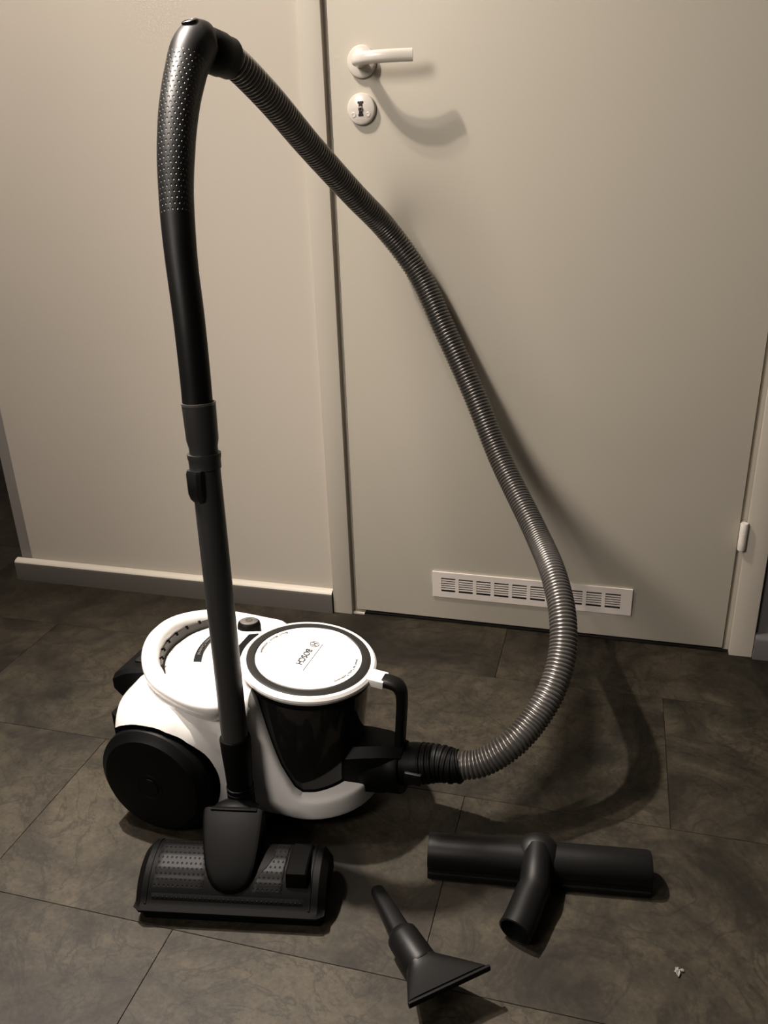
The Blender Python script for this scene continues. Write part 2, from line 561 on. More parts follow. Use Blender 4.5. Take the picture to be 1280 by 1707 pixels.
# lever: out of the rosette, then a curve into the horizontal grip
lv_end = on_door(688, 93, 0.047)
hz = pr.z
lp = [Vector((pr.x, LEAF_Y - 0.004, hz)), Vector((pr.x, LEAF_Y - 0.030, hz)), Vector((pr.x + 0.004, LEAF_Y - 0.042, hz)),
      Vector((pr.x + 0.016, LEAF_Y - 0.050, hz + 0.0005)), Vector((pr.x + 0.05, LEAF_Y - 0.0535, hz + 0.001)), Vector((lv_end.x, LEAF_Y - 0.047, hz + 0.001))]
path = catmull(lp, 0.003)
sweep('lever', path, lambda i, s: (0.0095, 0.0085 - 0.002 * max(0, (s - .4) / .6), 2.6), M_ENAMEL, door, DX, 28)
pk = on_door(603.5, 182)
kr = lathe('key_rosette', ROS, M_ENAMEL, door, DX @ Matrix.Translation(pk) @ ROT_OUT)
KM = DX @ Matrix.Translation(pk + Vector((0, -0.0087, 0)))
box('key_slot', -0.0032, 0.0032, -0.0008, 0.002, -0.0100, 0.0100, M_HOLE, kr, KM, bevel=0.0004)
box('key_slot_cap', -0.0052, 0.0052, -0.0006, 0.002, 0.0078, 0.0118, M_HOLE, kr, KM, bevel=0.001)
box('key_slot_foot', -0.0046, 0.0046, -0.0006, 0.002, -0.0112, -0.0072, M_HOLE, kr, KM, bevel=0.001)
lathe('key_core', [(0, 0), (0.0043, 0), (0.0043, 0.0014), (0.0022, 0.0018), (0.0020, 0.0004), (0, 0.0004)], M_KEYMETAL, kr, KM @ ROT_OUT, 20)
for sx in (-1, 1):
    lathe('screw_cap', [(0.0038, -0.001), (0.0038, 0.0005), (0.0028, 0.0007), (0.0027, 0.0002), (0, 0.0002)], M_ENAMEL, kr,
          KM @ Matrix.Translation((sx * 0.0125, 0, -0.0085)) @ ROT_OUT, 20)

# vent grille low on the door
vx0, vx1 = on_door(721, 949).x, on_door(1055, 983).x
vz1 = on_door(880, 966).z
vz0 = on_door(880, 1008).z
bm = bmesh.new()
NG = 10
gx0, gx1 = vx0 + 0.0185, vx1 - 0.0205
gw = (gx1 - gx0 + 0.0065) / NG
sw = gw - 0.0072
hz0, hz1 = vz0 + 0.0135, vz1 - 0.0125
yf, yb = LEAF_Y - 0.0035, LEAF_Y - 0.0002
add_box(bm, vx0, vx1, yf, yb, hz1, vz1)
add_box(bm, vx0, vx1, yf, yb, vz0, hz0)
xs = vx0
for g in range(NG):
    add_box(bm, xs, gx0 + gw * g, yf, yb, hz0, hz1)
    xs = gx0 + gw * g + sw
add_box(bm, xs, vx1, yf, yb, hz0, hz1)
grille = finish(bm, 'vent_grille', M_GRILLE, door, DX, True, 38)
grille['label'] = 'long white ventilation grille with ten slotted groups'
box('grille_backing', vx0 + 0.01, vx1 - 0.01, yb - 0.0004, yb + 0.0001, vz0 + 0.006, vz1 - 0.006, M_HOLE, grille, DX)
pitch = (hz1 - hz0) / 6.0
sl_me = None
for g in range(NG):
    for k in range(5):
        zc = hz0 + pitch * (k + 1)
        if sl_me is None:
            s_ = box('slat', -sw / 2, sw / 2, -0.0014, 0.0014, -pitch * 0.22, pitch * 0.22, M_GRILLE, grille)
            sl_me = s_.data
        else:
            s_ = link(bpy.data.objects.new('slat', sl_me), grille)
        s_.location = DX @ Vector((gx0 + gw * g + sw / 2, yf + 0.0016, zc))

# hinge
hp = at_y(1240, 894, -0.001)
hg = lathe('hinge', [(0, -0.0265), (0.0062, -0.0265), (0.007, -0.0245), (0.007, -0.009), (0.0064, -0.0085), (0.007, -0.008), (0.007, 0.008), (0.0064, 0.0085), (0.007, 0.009),
                     (0.007, 0.0245), (0.0062, 0.0265), (0, 0.0265)], M_ENAMEL, door, DX @ Matrix.Translation((LEAF_X1 + 0.006, -0.003, hp.z)), 24)
box('hinge_leaf', LEAF_X1 + 0.003, LEAF_X1 + 0.009, -0.003, 0.014, hp.z - 0.024, hp.z + 0.024, M_ENAMEL, hg, DX)

# ------------------------------------------------------------------ the vacuum cleaner
VO = Vector((-0.392, -0.53, 0.0))
VA = math.radians(-4)
vac = empty('vacuum_cleaner', VO, VA)
tag(vac, 'white and black bagless cylinder vacuum cleaner with grey ribbed hose and upright wand', 'vacuum cleaner')
VM = Matrix.Translation(VO) @ Matrix.Rotation(VA, 4, 'Z')
VI = VM.inverted()   # world -> vacuum frame

# --- white shell: lofted stations along x, cut by wheel wells and canister
W_TAB = [(-0.277, 0.095), (-0.268, 0.120), (-0.25, 0.142), (-0.225, 0.153), (-0.19, 0.157), (-0.16, 0.155), (-0.13, 0.146), (-0.10, 0.127), (-0.08, 0.110), (-0.06, 0.0995), (-0.05, 0.0985), (-0.02, 0.097), (0, 0.097)]
H_TAB = [(-0.277, 0.165), (-0.268, 0.187), (-0.25, 0.206), (-0.225, 0.221), (-0.19, 0.235), (-0.15, 0.243), (-0.11, 0.245), (-0.07, 0.241), (-0.052, 0.234), (-0.045, 0.219), (-0.034, 0.186), (-0.013, 0.119), (0.004, 0.080), (0.014, 0.069), (0.03, 0.066), (0.097, 0.064)]
D_TAB = [(-0.277, 0.085), (-0.25, 0.108), (-0.2, 0.122), (-0.15, 0.121), (-0.10, 0.113), (-0.07, 0.104), (-0.05, 0.0985)]     # half width of the dome
F_TAB = [(-0.277, 0.160), (-0.262, 0.187), (-0.24, 0.205), (-0.2, 0.213), (-0.16, 0.208), (-0.13, 0.195), (-0.11, 0.180), (-0.08, 0.135), (-0.06, 0.08)]  # fender crest


def w_of(x):
    return interp(W_TAB, x) if x <= 0 else math.sqrt(max(0.0972 ** 2 - x * x, 1e-8))


def h_of(x):
    if x < -0.052:
        return interp(H_TAB, x)
    for (a, va), (b, vb) in zip(H_TAB, H_TAB[1:]):
        if a <= x <= b:
            return va + (vb - va) * (x - a) / (b - a)
    return H_TAB[-1][1]


def top_of(x, y):
    """height of the body surface behind the canister"""
    zb, ht, wd, dw, hf = 0.036, h_of(x), w_of(x), interp(D_TAB, x), interp(F_TAB, x)
    q = min(abs(y) / dw, 1.0)
    zd = zb + (ht - zb) * (1 - q ** 3.0) ** (1 / 2.5)
    q = min(abs(y) / wd, 1.0)
    zf = zb + (hf - zb) * (1 - q ** 8.0) ** (1 / 2.8)
    k = 0.012
    hh = max(k - abs(zd - zf), 0) / k
    return max(zd, zf) + hh * hh * k * 0.25


stations = [-0.277, -0.274, -0.27, -0.265, -0.258, -0.25, -0.24, -0.23]
x = -0.22
while x < -0.06:
    stations.append(x); x += 0.01
stations += [-0.058, -0.055, -0.052, -0.0485, -0.045, -0.040, -0.034, -0.027, -0.02, -0.013, -0.007, -0.002, 0.004, 0.009, 0.014, 0.02, 0.03, 0.042, 0.054, 0.064, 0.073, 0.080, 0.086, 0.0905, 0.094, 0.0962, 0.0970]
rings = []
NP = 72
for x in stations:
    wd, ht = w_of(x), h_of(x)
    k = min(max((x + 0.085) / 0.035, 0), 1)
    k = k * k * (3 - 2 * k)
    n = 9.3
    zb = 0.036
    ring = []
    for i in range(NP + 1):
        th = math.pi * i / NP
        c, s = math.cos(th), math.sin(th)
        yy = -wd * math.copysign(abs(c) ** 0.5, c)
        za = top_of(x, yy) if k < 1 else 0
        zc = zb + (ht - zb) * max(1 - (abs(yy) / wd) ** n, 0) ** (1 / n)
        ring.append(Vector((x, yy, za * (1 - k) + zc * k)))
    # undercut towards the bottom
    ring += [Vector((x, wd * 0.97, zb - 0.006)), Vector((x, -wd * 0.97, zb - 0.006))]
    rings.append(ring)
bm = bmesh.new()
add_loft(bm, rings)
bmesh.ops.recalc_face_normals(bm, faces=bm.faces)
shell = finish(bm, 'body_shell', [M_WHITE, M_BLACK], vac, None, True, 32)
WHEEL = Vector((-0.189, 0.155, 0.087))
WR = 0.087
CT = Matrix.Rotation(0.10, 4, 'Y')      # the canister leans forward a little
CC = Vector((0, 0, 0.24))
CM = Matrix.Translation(CC) @ CT


def cutter(profile, M, seg=64):
    bm = bmesh.new()
    add_lathe(bm, profile, seg)
    bmesh.ops.recalc_face_normals(bm, faces=bm.faces)
    bm.transform(M)
    for f in bm.faces:
        f.material_index = 1
        f.smooth = True
    me = bpy.data.meshes.new('cut')
    bm.to_mesh(me)
    bm.free()
    me.materials.append(M_WHITE)
    me.materials.append(M_BLACK)
    o = bpy.data.objects.new('cut', me)
    col.objects.link(o)
    return o


RX = Matrix.Rotation(math.radians(90), 4, 'X')  # Z -> -Y
cuts = [cutter([(0, 0.100), (0.0945, 0.100), (0.0945, 0.20), (0, 0.20)], Matrix.Translation((WHEEL.x, 0, WHEEL.z)) @ RX),
        cutter([(0, -0.20), (0.0945, -0.20), (0.0945, -0.100), (0, -0.100)], Matrix.Translation((WHEEL.x, 0, WHEEL.z)) @ RX),
        cutter([(0, -0.192), (0.0868, -0.192), (0.0905, 0.05), (0, 0.05)], CM)]
shell.parent = None
for c in cuts:
    md = shell.modifiers.new('b', 'BOOLEAN')
    md.operation = 'DIFFERENCE'
    md.solver = 'EXACT'
    md.object = c
dg = bpy.context.evaluated_depsgraph_get()
dg.update()
me = bpy.data.meshes.new_from_object(shell.evaluated_get(dg))
shell.modifiers.clear()
shell.data = me
me.name = 'body_shell'
shell.parent = vac
bm = bmesh.new()
bm.from_mesh(me)
for f in bm.faces:
    f.smooth = True
for e in bm.edges:
    e.smooth = not (len(e.link_faces) == 2 and e.calc_face_angle(0) > math.radians(32))
bm.to_mesh(me)
bm.free()
for c in cuts:
    bpy.data.objects.remove(c)

# black chassis under the shell and rear bumper
rings = []
for x in (-0.286, -0.28, -0.262, -0.20, -0.10, -0.02, 0.04, 0.075, 0.085):
    wd = interp([(-0.286, 0.085), (-0.262, 0.120), (-0.2, 0.096), (-0.1, 0.096), (0.0, 0.088), (0.05, 0.068), (0.085, 0.02)], x)
    zt = interp([(-0.286, 0.150), (-0.262, 0.175), (-0.235, 0.10), (-0.2, 0.06), (0.085, 0.040)], x)
    rings.append([Vector((x, y * wd, z)) for y, z in ((-1, zt), (-1.0, 0.045), (-0.9, 0.018), (0.9, 0.018), (1.0, 0.045), (1, zt))])
loft('chassis', rings, M_BLACK, vac, None, angle=30)
rb = []
for x, hw, z0, z1 in ((-0.245, 0.058, 0.165, 0.212), (-0.275, 0.062, 0.160, 0.207), (-0.288, 0.062, 0.160, 0.200), (-0.303, 0.058, 0.168, 0.190), (-0.306, 0.055, 0.172, 0.184)):
    rb.append([Vector((x, -hw, z0)), Vector((x, hw, z0)), Vector((x, hw, z1 - 0.006)), Vector((x, hw - 0.008, z1)), Vector((x, -hw + 0.008, z1)), Vector((x, -hw, z1 - 0.006))])
bump = loft('rear_latch', rb, M_BLACK, vac, None, angle=25)
box('latch_recess', -0.272, -0.250, -0.040, 0.040, 0.2065, 0.2115, M_BLACK_GLOSS, bump, None, bevel=0.002)

# exhaust grille behind the dome, seen through the carrying handle
M_EX = plain('brown_grey_grille', (0.034, 0.029, 0.023), 0.6, var=0.1)
bm = bmesh.new()
rr = []
for k in range(15):
    a = -0.66 + 1.32 * k / 14
    rr.append([Vector((-0.105 - 0.142 * math.cos(a), 0.125 * math.sin(a), 0.196)), Vector((-0.105 - 0.142 * math.cos(a), 0.125 * math.sin(a), 0.220 + 0.004 * math.cos(a))),
               Vector((-0.105 - 0.122 * math.cos(a), 0.108 * math.sin(a), 0.232 + 0.004 * math.cos(a))), Vector((-0.105 - 0.122 * math.cos(a), 0.108 * math.sin(a), 0.196))])
add_loft(bm, rr)
ex = finish(bm, 'exhaust_grille', M_EX, vac)
for k in range(6):
    a = -0.52 + 1.04 * k / 5
    c, s = math.cos(a), math.sin(a)
    Mx = Matrix.Translation((-0.105 - 0.132 * c, 0.1165 * s, 0.2275 + 0.004 * c)) @ Matrix.Rotation(-a, 4, 'Z') @ Matrix.Rotation(-0.5, 4, 'Y')
    box('slat', -0.0125, 0.0125, -0.0011, 0.0011, -0.004, 0.0012, M_BLACK, ex, Mx)

# carrying handle: a white U around the rear
hpts = [(-0.086, -0.099, 0.198), (-0.10, -0.1035, 0.2005), (-0.13, -0.105, 0.203), (-0.16, -0.101, 0.209), (-0.19, -0.092, 0.2165), (-0.212, -0.076, 0.2245), (-0.231, -0.051, 0.232), (-0.241, -0.025, 0.2375), (-0.2435, 0, 0.2395)]
hpts = hpts + [(a, -b, c) for a, b, c in reversed(hpts[:-1])]
path = catmull(hpts, 0.006)


def hsec(i, s):
    d = min(s, 1 - s) * 2
    e = min(1, (min(s, 1 - s) * len(path) * 0.006 + 0.001) / 0.022)
    e = math.sqrt(max(0.02, 1 - (1 - e) ** 2))
    big = 0.024 * (1 - d) + 0.0135 * d
    return (big * e, (0.0135 - 0.0015 * (1 - d)) * e, 2.4)


sweep('carrying_handle', path, hsec, M_WHITE, vac, None, 28, up0=Vector((0, -0.55, 0.8)))

# label strip across the dome
strip = []
for k in range(17):
    y = -0.050 + 0.100 * k / 16
    xs_ = -0.166 - 0.010 * (1 - (y / 0.05) ** 2) + 0.012
    ring = []
    for dx in (0.0065, -0.0065):
        xx = xs_ + dx
        zz = top_of(xx, y)
        ring.append((xx, y, zz))
    strip.append(ring)
bm = bmesh.new()
add_loft(bm, [[Vector(a) + Vector((0, 0, 0.0012)), Vector(b) + Vector((0, 0, 0.0012)), Vector(b) - Vector((0, 0, 0.002)), Vector(a) - Vector((0, 0, 0.002))] for a, b in strip])
st = finish(bm, 'label_strip', M_BLACK_GLOSS, vac, None, True, 30)


def strip_z(xx, y):
    return top_of(xx, y)


bm = text_mesh('SensorBagless Control', 0.0085, 1.0)
for v in bm.verts:
    y = -v.co.x * 0.98
    xc = -0.166 - 0.010 * (1 - (y / 0.05) ** 2) + 0.012
    xx = xc + v.co.y
    v.co = Vector((xx, y, strip_z(xx, y) + 0.0016))
finish(bm, 'lettering', M_PRINT_W, st, None, False)

# power button on the far side, twin cord button on the near side
for name, sy in (('power_button', 1),):
    bx_, by_ = -0.125, 0.055 * sy
    bz = strip_z(bx_, by_)
    Mb = Matrix.Translation((bx_, by_, bz - 0.006)) @ Matrix.Rotation(-0.10 * sy, 4, 'X')
    kb = lathe(name, [(0, 0), (0.0185, 0), (0.0178, 0.013), (0.0166, 0.0175), (0.0150, 0.0192), (0, 0.0192)], M_BLACK, vac, Mb, 40)
    lathe('button_face', [(0.0138, 0.0185), (0.0138, 0.0200), (0.0125, 0.0206), (0, 0.0207)], M_BUTTON, kb, Mb, 40)
    lathe('button_symbol', [(0.0044, 0.0206), (0.0044, 0.0211), (0.0054, 0.0211), (0.0054, 0.0206)], M_PRINT, kb, Mb, 30)
    if sy > 0:
        box('button_mark', -0.0028, 0.0028, -0.0005, 0.0005, 0.0206, 0.0211, M_PRINT, kb, Mb @ Matrix.Rotation(0.4, 4, 'Z'))
        box('button_notch', 0.0075, 0.0128, -0.0004, 0.0004, 0.0203, 0.0209, M_PRINT, kb, Mb @ Matrix.Rotation(0.5, 4, 'Z'))
# dark recess of the release catch behind the lid
rc = [(-0.108, 0.024), (-0.095, 0.030), (-0.0985, 0.0), (-0.095, -0.030), (-0.108, -0.024)]
zt = 0.2472
bm = bmesh.new()
add_loft(bm, [[Vector((a, b, 0.235)) for a, b in rc], [Vector((a, b, zt)) for a, b in rc]])
catch = finish(bm, 'release_catch', M_BLACK, vac, None, True, 30)

# wheels
for sy in (-1, 1):
    Mw = Matrix.Translation((WHEEL.x, 0, WHEEL.z)) @ (RX if sy < 0 else Matrix.Rotation(math.radians(-90), 4, 'X'))
    prof = [(0, 0.104), (0.060, 0.104), (0.0835, 0.110), (WR - 0.001, 0.114), (WR, 0.118), (WR, 0.140), (WR - 0.001, 0.1435), (WR - 0.005, 0.1465), (0.077, 0.1500), (0.0745, 0.1525), (0.072, 0.1530),
            (0.050, 0.1545), (0.0215, 0.1548), (0.0200, 0.1556), (0.0185, 0.1548), (0, 0.1550)]
    wh = lathe('wheel', prof, M_BLACK, vac, Mw, 72, 25)
    lathe('hub_cap', [(0.014, 0.1548), (0.0135, 0.1562), (0, 0.1566)], M_BLACK, wh, Mw, 32)
lathe('front_caster', [(0, -0.011), (0.012, -0.011), (0.016, -0.008), (0.016, 0.008), (0.012, 0.011), (0, 0.011)], M_BLACK, vac, Matrix.Translation((0.045, 0, 0.016)) @ RX, 28)

# --- dust canister
can = lathe('dust_canister', [(0, -0.189), (0.078, -0.189), (0.0835, -0.185), (0.0845, -0.18), (0.0885, -0.018), (0.0885, -0.008), (0.084, -0.008), (0.0815, -0.18), (0.076, -0.185), (0, -0.185)], M_SMOKE, vac, CM, 80, 30)
lathe('filter_core', [(0, -0.183), (0.060, -0.183), (0.062, -0.10), (0.074, -0.092), (0.076, -0.012), (0, -0.010)], M_CORE, can, CM, 48)
lathe('canister_collar', [(0.087, -0.022), (0.0915, -0.022), (0.0925, -0.019), (0.0925, -0.013), (0.087, -0.012)], M_BLACK, can, CM, 80)
lathe('lid', [(0, -0.012), (0.0945, -0.012), (0.0965, -0.010), (0.0980, -0.006), (0.0975, -0.003), (0.0945, 0.0005), (0.0905, 0.0014), (0.0895, 0.0004), (0, 0.0004)], M_WHITE, can, CM, 96, 30)
lathe('lid_ring', [(0.0893, 0.0), (0.0890, 0.0014), (0.0870, 0.0019), (0.0785, 0.0019), (0.0768, 0.0010), (0.0765, 0.0)], M_RING, can, CM, 96, 25)
lathe('lid_disc', [(0.0762, 0.0), (0.0760, 0.0022), (0.0750, 0.0028), (0.04, 0.0031), (0, 0.0032)], M_WHITE, can, CM, 96, 25)
ZT = 0.0038
# brand lettering in the middle: reads from the far side to the near side, tops to the front
RZ = Matrix.Rotation(math.radians(-90), 4, 'Z')
bm = text_mesh('BOSCH', 0.0135, 1.0)
for v in bm.verts:
    v.co = Vector((v.co.x * 0.92 + 0.0045, v.co.y, 0))
finish(bm, 'lettering', M_PRINT, can, CM @ Matrix.Translation((-0.006, 0, ZT)) @ RZ, False)
bm = bmesh.new()
add_lathe(bm, [(0.0062, 0), (0.0062, 0.0003), (0.0070, 0.0003), (0.0070, 0)], 32)
for hx in (-0.0028, 0.0028):
    add_box(bm, hx - 0.0006, hx + 0.0006, -0.0045, 0.0045, 0, 0.0003)
add_box(bm, -0.0022, 0.0022, -0.0006, 0.0006, 0, 0.0003)
finish(bm, 'emblem', M_PRINT_L, can, CM @ Matrix.Translation((-0.0045, 0, ZT - 0.0001)) @ RZ @ Matrix.Translation((-0.0305, 0, 0)), True)
box('print_line', -0.0003, 0.0003, -0.036, 0.036, ZT - 0.0002, ZT + 0.0001, M_PRINT_L, can, CM @ Matrix.Translation((0.0065, 0, 0)))


def arc_text(txt, size, radius, a_mid, inward):
    bm = text_mesh(txt, size, 1.0)
    for v in bm.verts:
        if inward:   # lower arc: tops to the centre, reads anticlockwise
            r = radius - v.co.y
            a = a_mid + v.co.x / radius
        else:        # upper arc: tops outward, reads clockwise
            r = radius + v.co.y
            a = a_mid - v.co.x / radius
        v.co = Vector((r * math.cos(a), r * math.sin(a), 0))
    return bm


finish(arc_text('Bosch Motor Technology', 0.0066, 0.0690, math.radians(169), True), 'lettering', M_PRINT_L, can, CM @ Matrix.Translation((0, 0, ZT - 0.0005)), False)
finish(arc_text('Sensor Air Turbo Technology', 0.0054, 0.0690, math.radians(-9), False), 'lettering', M_PRINT_L, can, CM @ Matrix.Translation((0, 0, ZT - 0.0005)), False)
# canister grip: white tab on the lid, black bow down to the inlet
bm = bmesh.new()
add_box(bm, 0.088, 0.1175, -0.0135, 0.0135, -0.0115, 0.0005)
finish(bm, 'lid_tab', M_WHITE, can, CM, True, 38, 0.002)
gp = [(0.1125, 0, 0.2235), (0.124, 0, 0.2225), (0.1335, 0, 0.219), (0.1385, 0, 0.2105), (0.1395, 0, 0.195), (0.1375, 0, 0.160), (0.1345, 0, 0.118), (0.133, 0, 0.100)]
path = catmull(gp, 0.004)
sweep('grip', path, lambda i, s: (0.0068, 0.0125, 3.0), M_BLACK_SATIN, can, None, 24)
# inlet socket
pd = Vector((1, 0, 0.10)).normalized()
pm = axis_matrix((0.060, 0, 0.071), pd, Vector((0, 0, 1)))
lathe('inlet_socket', [(0, 0), (0.034, 0), (0.0365, 0.02), (0.0375, 0.058), (0.0385, 0.060), (0.0385, 0.078), (0.037, 0.081), (0.027, 0.081), (0, 0.081)], M_BLACK, can, pm, 56)
bm = bmesh.new()
rr = []
for x, hw, z0, z1 in ((0.055, 0.040, 0.060, 0.115), (0.085, 0.036, 0.05, 0.121), (0.118, 0.030, 0.05, 0.125), (0.142, 0.020, 0.06, 0.122)):
    rr.append([Vector((x, -hw, z0)), Vector((x, hw, z0)), Vector((x, hw, z1 - 0.012)), Vector((x, hw - 0.012, z1)), Vector((x, -hw + 0.012, z1)), Vector((x, -hw, z1 - 0.012))])
add_loft(bm, rr)
finish(bm, 'inlet_housing', M_BLACK, can, None, True, 25)
box('inlet_mark', 0.118, 0.128, -0.020, -0.0135, 0.1045, 0.1075, M_PRINT_W, can, Matrix.Rotation(0.0, 4, 'X'), bevel=0.0008)

# --- hose (world coordinates taken into the vacuum frame)
hose_px = [(757, 1277, -0.545), (800, 1272, -0.541), (850, 1243, -0.526), (890, 1200, -0.494), (920, 1150, -0.463), (937, 1090, -0.424), (938, 1030, -0.382), (924, 962, -0.316),
           (892, 885, -0.208), (834, 765, -0.100), (789, 655, -0.053), (741, 549, -0.030), (697, 455, -0.0185), (644, 382, -0.036), (590, 325, -0.100), (515, 242, -0.205), (450, 165, -0.298), (400, 113, -0.352), (378, 94, -0.372)]
hose_pts = [at_y(*p) for p in hose_px]
HR = 0.0203
step = 0.0058 / 6
path = catmull(hose_pts, step)
ringprof = [0.0, 0.55, 0.95, 1.0, 0.95, 0.55]


def hosesec(i, s):
    r = HR - 0.0026 * (1 - ringprof[i % 6])
    return (r, r)


hose = sweep('hose', path, hosesec, M_HOSE, vac, VI, 36, angle=80)
# hose connector at the inlet: swivel cuff, latch button, ribbed boot
h0 = VI @ hose_pts[0]
h1 = VI @ hose_pts[1]
cpts = [Vector((0.134, 0, 0.083)), Vector((0.155, 0, 0.089)), Vector((0.175, 0, 0.094)), Vector((0.195, 0.001, 0.0975)), h0, h0.lerp(h1, 0.25)]
path = catmull(cpts, 0.0012)
NPTH = len(path)


def cuffsec(i, s):
    base = interp([(0, 0.0305), (0.30, 0.0300), (0.42, 0.0285), (0.7, 0.0255), (0.9, 0.0238), (1, 0.0235)], s)
    if s > 0.40:
        base += 0.0011 * (1 if (i // 3) % 2 == 0 else -0.6)
    return (base, base)


cuff = sweep('hose_cuff', path, cuffsec, M_BLACK, vac, None, 40, angle=35)
box('cuff_button', 0.150, 0.1755, -0.0335, -0.024, 0.078, 0.097, M_BLACK_SATIN, cuff, None, bevel=0.003)

# --- wand
P1 = at_y(391, 1225, -0.642)
P2 = at_y(335, 710, -0.603)
WD = (P2 - P1).normalized()


def on_wand(v_px):
    """point of the wand axis whose image row is v_px"""
    lo, hi = -0.6, 1.6
    for _ in range(60):
        mid = (lo + hi) / 2
        q = P1 + (P2 - P1) * mid - CAM
        vv = H_PX / 2 - F_PX * q.dot(UP) / q.dot(FW)
        if vv > v_px:
            lo = mid
        else:
            hi = mid
    return P1 + (P2 - P1) * lo


def wand_part(name, v0, v1, prof, mat, parent=vac, seg=44):
    a, b = on_wand(v0), on_wand(v1)
    L_ = (b - a).length
    M = VI @ axis_matrix(a, b - a, Vector((0, -1, 0)))
    return lathe(name, [(r, h * L_) for r, h in prof], mat, parent, M, seg, 30), M, L_


wand, _, _ = wand_part('wand_tube', 1238, 768, [(0, 0), (0.0180, 0), (0.0182, 1), (0, 1)], M_TUBE)
wand_part('wand_collar', 780, 755, [(0.0183, 0), (0.0196, 0), (0.0198, 0.6), (0.0207, 0.75), (0.0207, 1), (0.0165, 1.0), (0.0165, 0.7)], M_TUBE, wand)
wand_part('upper_cuff', 775, 672, [(0, 0), (0.0176, 0), (0.0176, 0.30), (0.0196, 0.42), (0.0205, 1.0), (0.0195, 1.003), (0, 1.003)], M_TUBE)
wand_part('cuff_edge', 674.5, 670.5, [(0.0190, 0), (0.0208, 0), (0.0208, 1), (0.0190, 1)], M_HOSE, wand)
# telescopic latch on the front of the tube
a, b = on_wand(832), on_wand(779)
Ml = VI @ axis_matrix(a, b - a, Vector((-0.35, -1, 0)))
LL = (b - a).length
rr = []
for t_, px, py in ((0, 0.0195, 0.009), (0.12, 0.0235, 0.0105), (0.3, 0.0255, 0.0115), (0.9, 0.0250, 0.0125), (1.0, 0.0235, 0.012)):
    rr.append([Vector((0.012, -py, t_ * LL)), Vector((px - 0.004, -py, t_ * LL)), Vector((px, -py + 0.004, t_ * LL)), Vector((px, py - 0.004, t_ * LL)), Vector((px - 0.004, py, t_ * LL)), Vector((0.012, py, t_ * LL))])
loft('telescope_latch', rr, M_BLACK_GLOSS, wand, Ml, angle=25)
# black sleeve at the lower end, ribbed neck
wand_part('lower_sleeve', 1312, 1228, [(0, 0), (0.0172, 0), (0.0180, 0.10), (0.0187, 0.35), (0.0205, 0.75), (0.0212, 0.97), (0.0206, 1.0), (0.0183, 1.0)], M_BLACK)
rp = [(0, 0)]
for k in range(6):
    rp += [(0.0186, k / 6 + 0.01), (0.0190, k / 6 + 0.05), (0.0190, k / 6 + 0.11), (0.0176, k / 6 + 0.125), (0.0176, k / 6 + 0.16)]
rp += [(0.0176, 1), (0, 1)]
wand_part('neck_ribs', 1352, 1306, rp, M_BLACK)

# --- grip
M_GRIP = dotted('dimpled_grip', (0.0045, 0.0043, 0.0041), 0.40, 1.0, 1.0, 0.25, spec=0.20)
grip_px = [(330, 690, -0.6000), (329, 668, -0.5970), (316, 540, -0.581), (302, 430, -0.562), (294.5, 340, -0.540), (293, 270, -0.517), (297.5, 190, -0.484), (308, 128, -0.452), (321, 86, -0.427), (336, 70, -0.408), (349, 71, -0.396)]
gpts = [at_y(*p) for p in grip_px]
path = catmull(gpts, 0.004)
rad_tab = [(0, 0.0182), (0.05, 0.0183), (0.33, 0.0187), (0.52, 0.0203), (0.66, 0.0225), (0.76, 0.0237), (0.86, 0.0250), (0.93, 0.0268), (0.965, 0.0270), (0.985, 0.023), (1.0, 0.010)]
bm = bmesh.new()
SEG = 40
fr = frames(path, Vector((0, -1, 0)))
uvl = bm.loops.layers.uv.new('UVMap')
rows_ = []
n = len(path) - 1
for i, (p, (t, a, b)) in enumerate(zip(path, fr)):
    r = interp(rad_tab, i / n)
    rows_.append([bm.verts.new(p + a * (r * math.cos(2 * math.pi * k / SEG)) + b * (r * math.sin(2 * math.pi * k / SEG))) for k in range(SEG)])
for i in range(n):
    for k in range(SEG):
        j = (k + 1) % SEG
        f = bm.faces.new((rows_[i][k], rows_[i][j], rows_[i + 1][j], rows_[i + 1][k]))
        # dimples only on the gripping length, facing the front of the wand
        mid = i / n
        fa = ((k + 0.5) / SEG + 0.5) % 1.0 - 0.5
        f.material_index = 1 if (0.47 < mid < 0.885 and abs(fa - 0.05) < 0.19) else 0
        for lp_, (ii, kk) in zip(f.loops, ((i, k), (i, k + 1), (i + 1, k + 1), (i + 1, k))):
            lp_[uvl].uv = (kk * 24.0 / SEG, ii * 0.004 / 0.0066)
bm.faces.new(list(reversed(rows_[0])))
bm.faces.new(rows_[-1])
grip = finish(bm, 'wand_grip', [M_BLACK_SATIN, M_GRIP], vac, VI, True, 60)
# swivel joint between grip and hose
sw0 = at_y(335, 78, -0.410)
sw1 = at_y(385, 99, -0.366)
Ms = VI @ axis_matrix(sw0, sw1 - sw0)
Ls = (sw1 - sw0).length
lathe('hose_swivel', [(0, -0.012), (0.014, -0.010), (0.0225, 0.0), (0.0262, 0.25 * Ls), (0.0262, 0.62 * Ls), (0.0248, 0.68 * Ls), (0.0248, 0.94 * Ls), (0.0232, 1.0 * Ls), (0.0, 1.0 * Ls)], M_BLACK, vac, Ms, 44)
tp = at_y(328.0, 76.0, -0.419) + Vector((-0.10, -0.28, 1)).normalized() * 0.0268
Mt = VI @ axis_matrix(tp, Vector((-0.10, -0.28, 1)))
lathe('air_vent_ring', [(0.0, -0.006), (0.0105, -0.006), (0.0105, 0.0005), (0.0092, 0.0012), (0.0082, 0.0004), (0.0076, -0.0012), (0.004, -0.0004), (0, -0.0002)], M_RING, grip, Mt, 32)
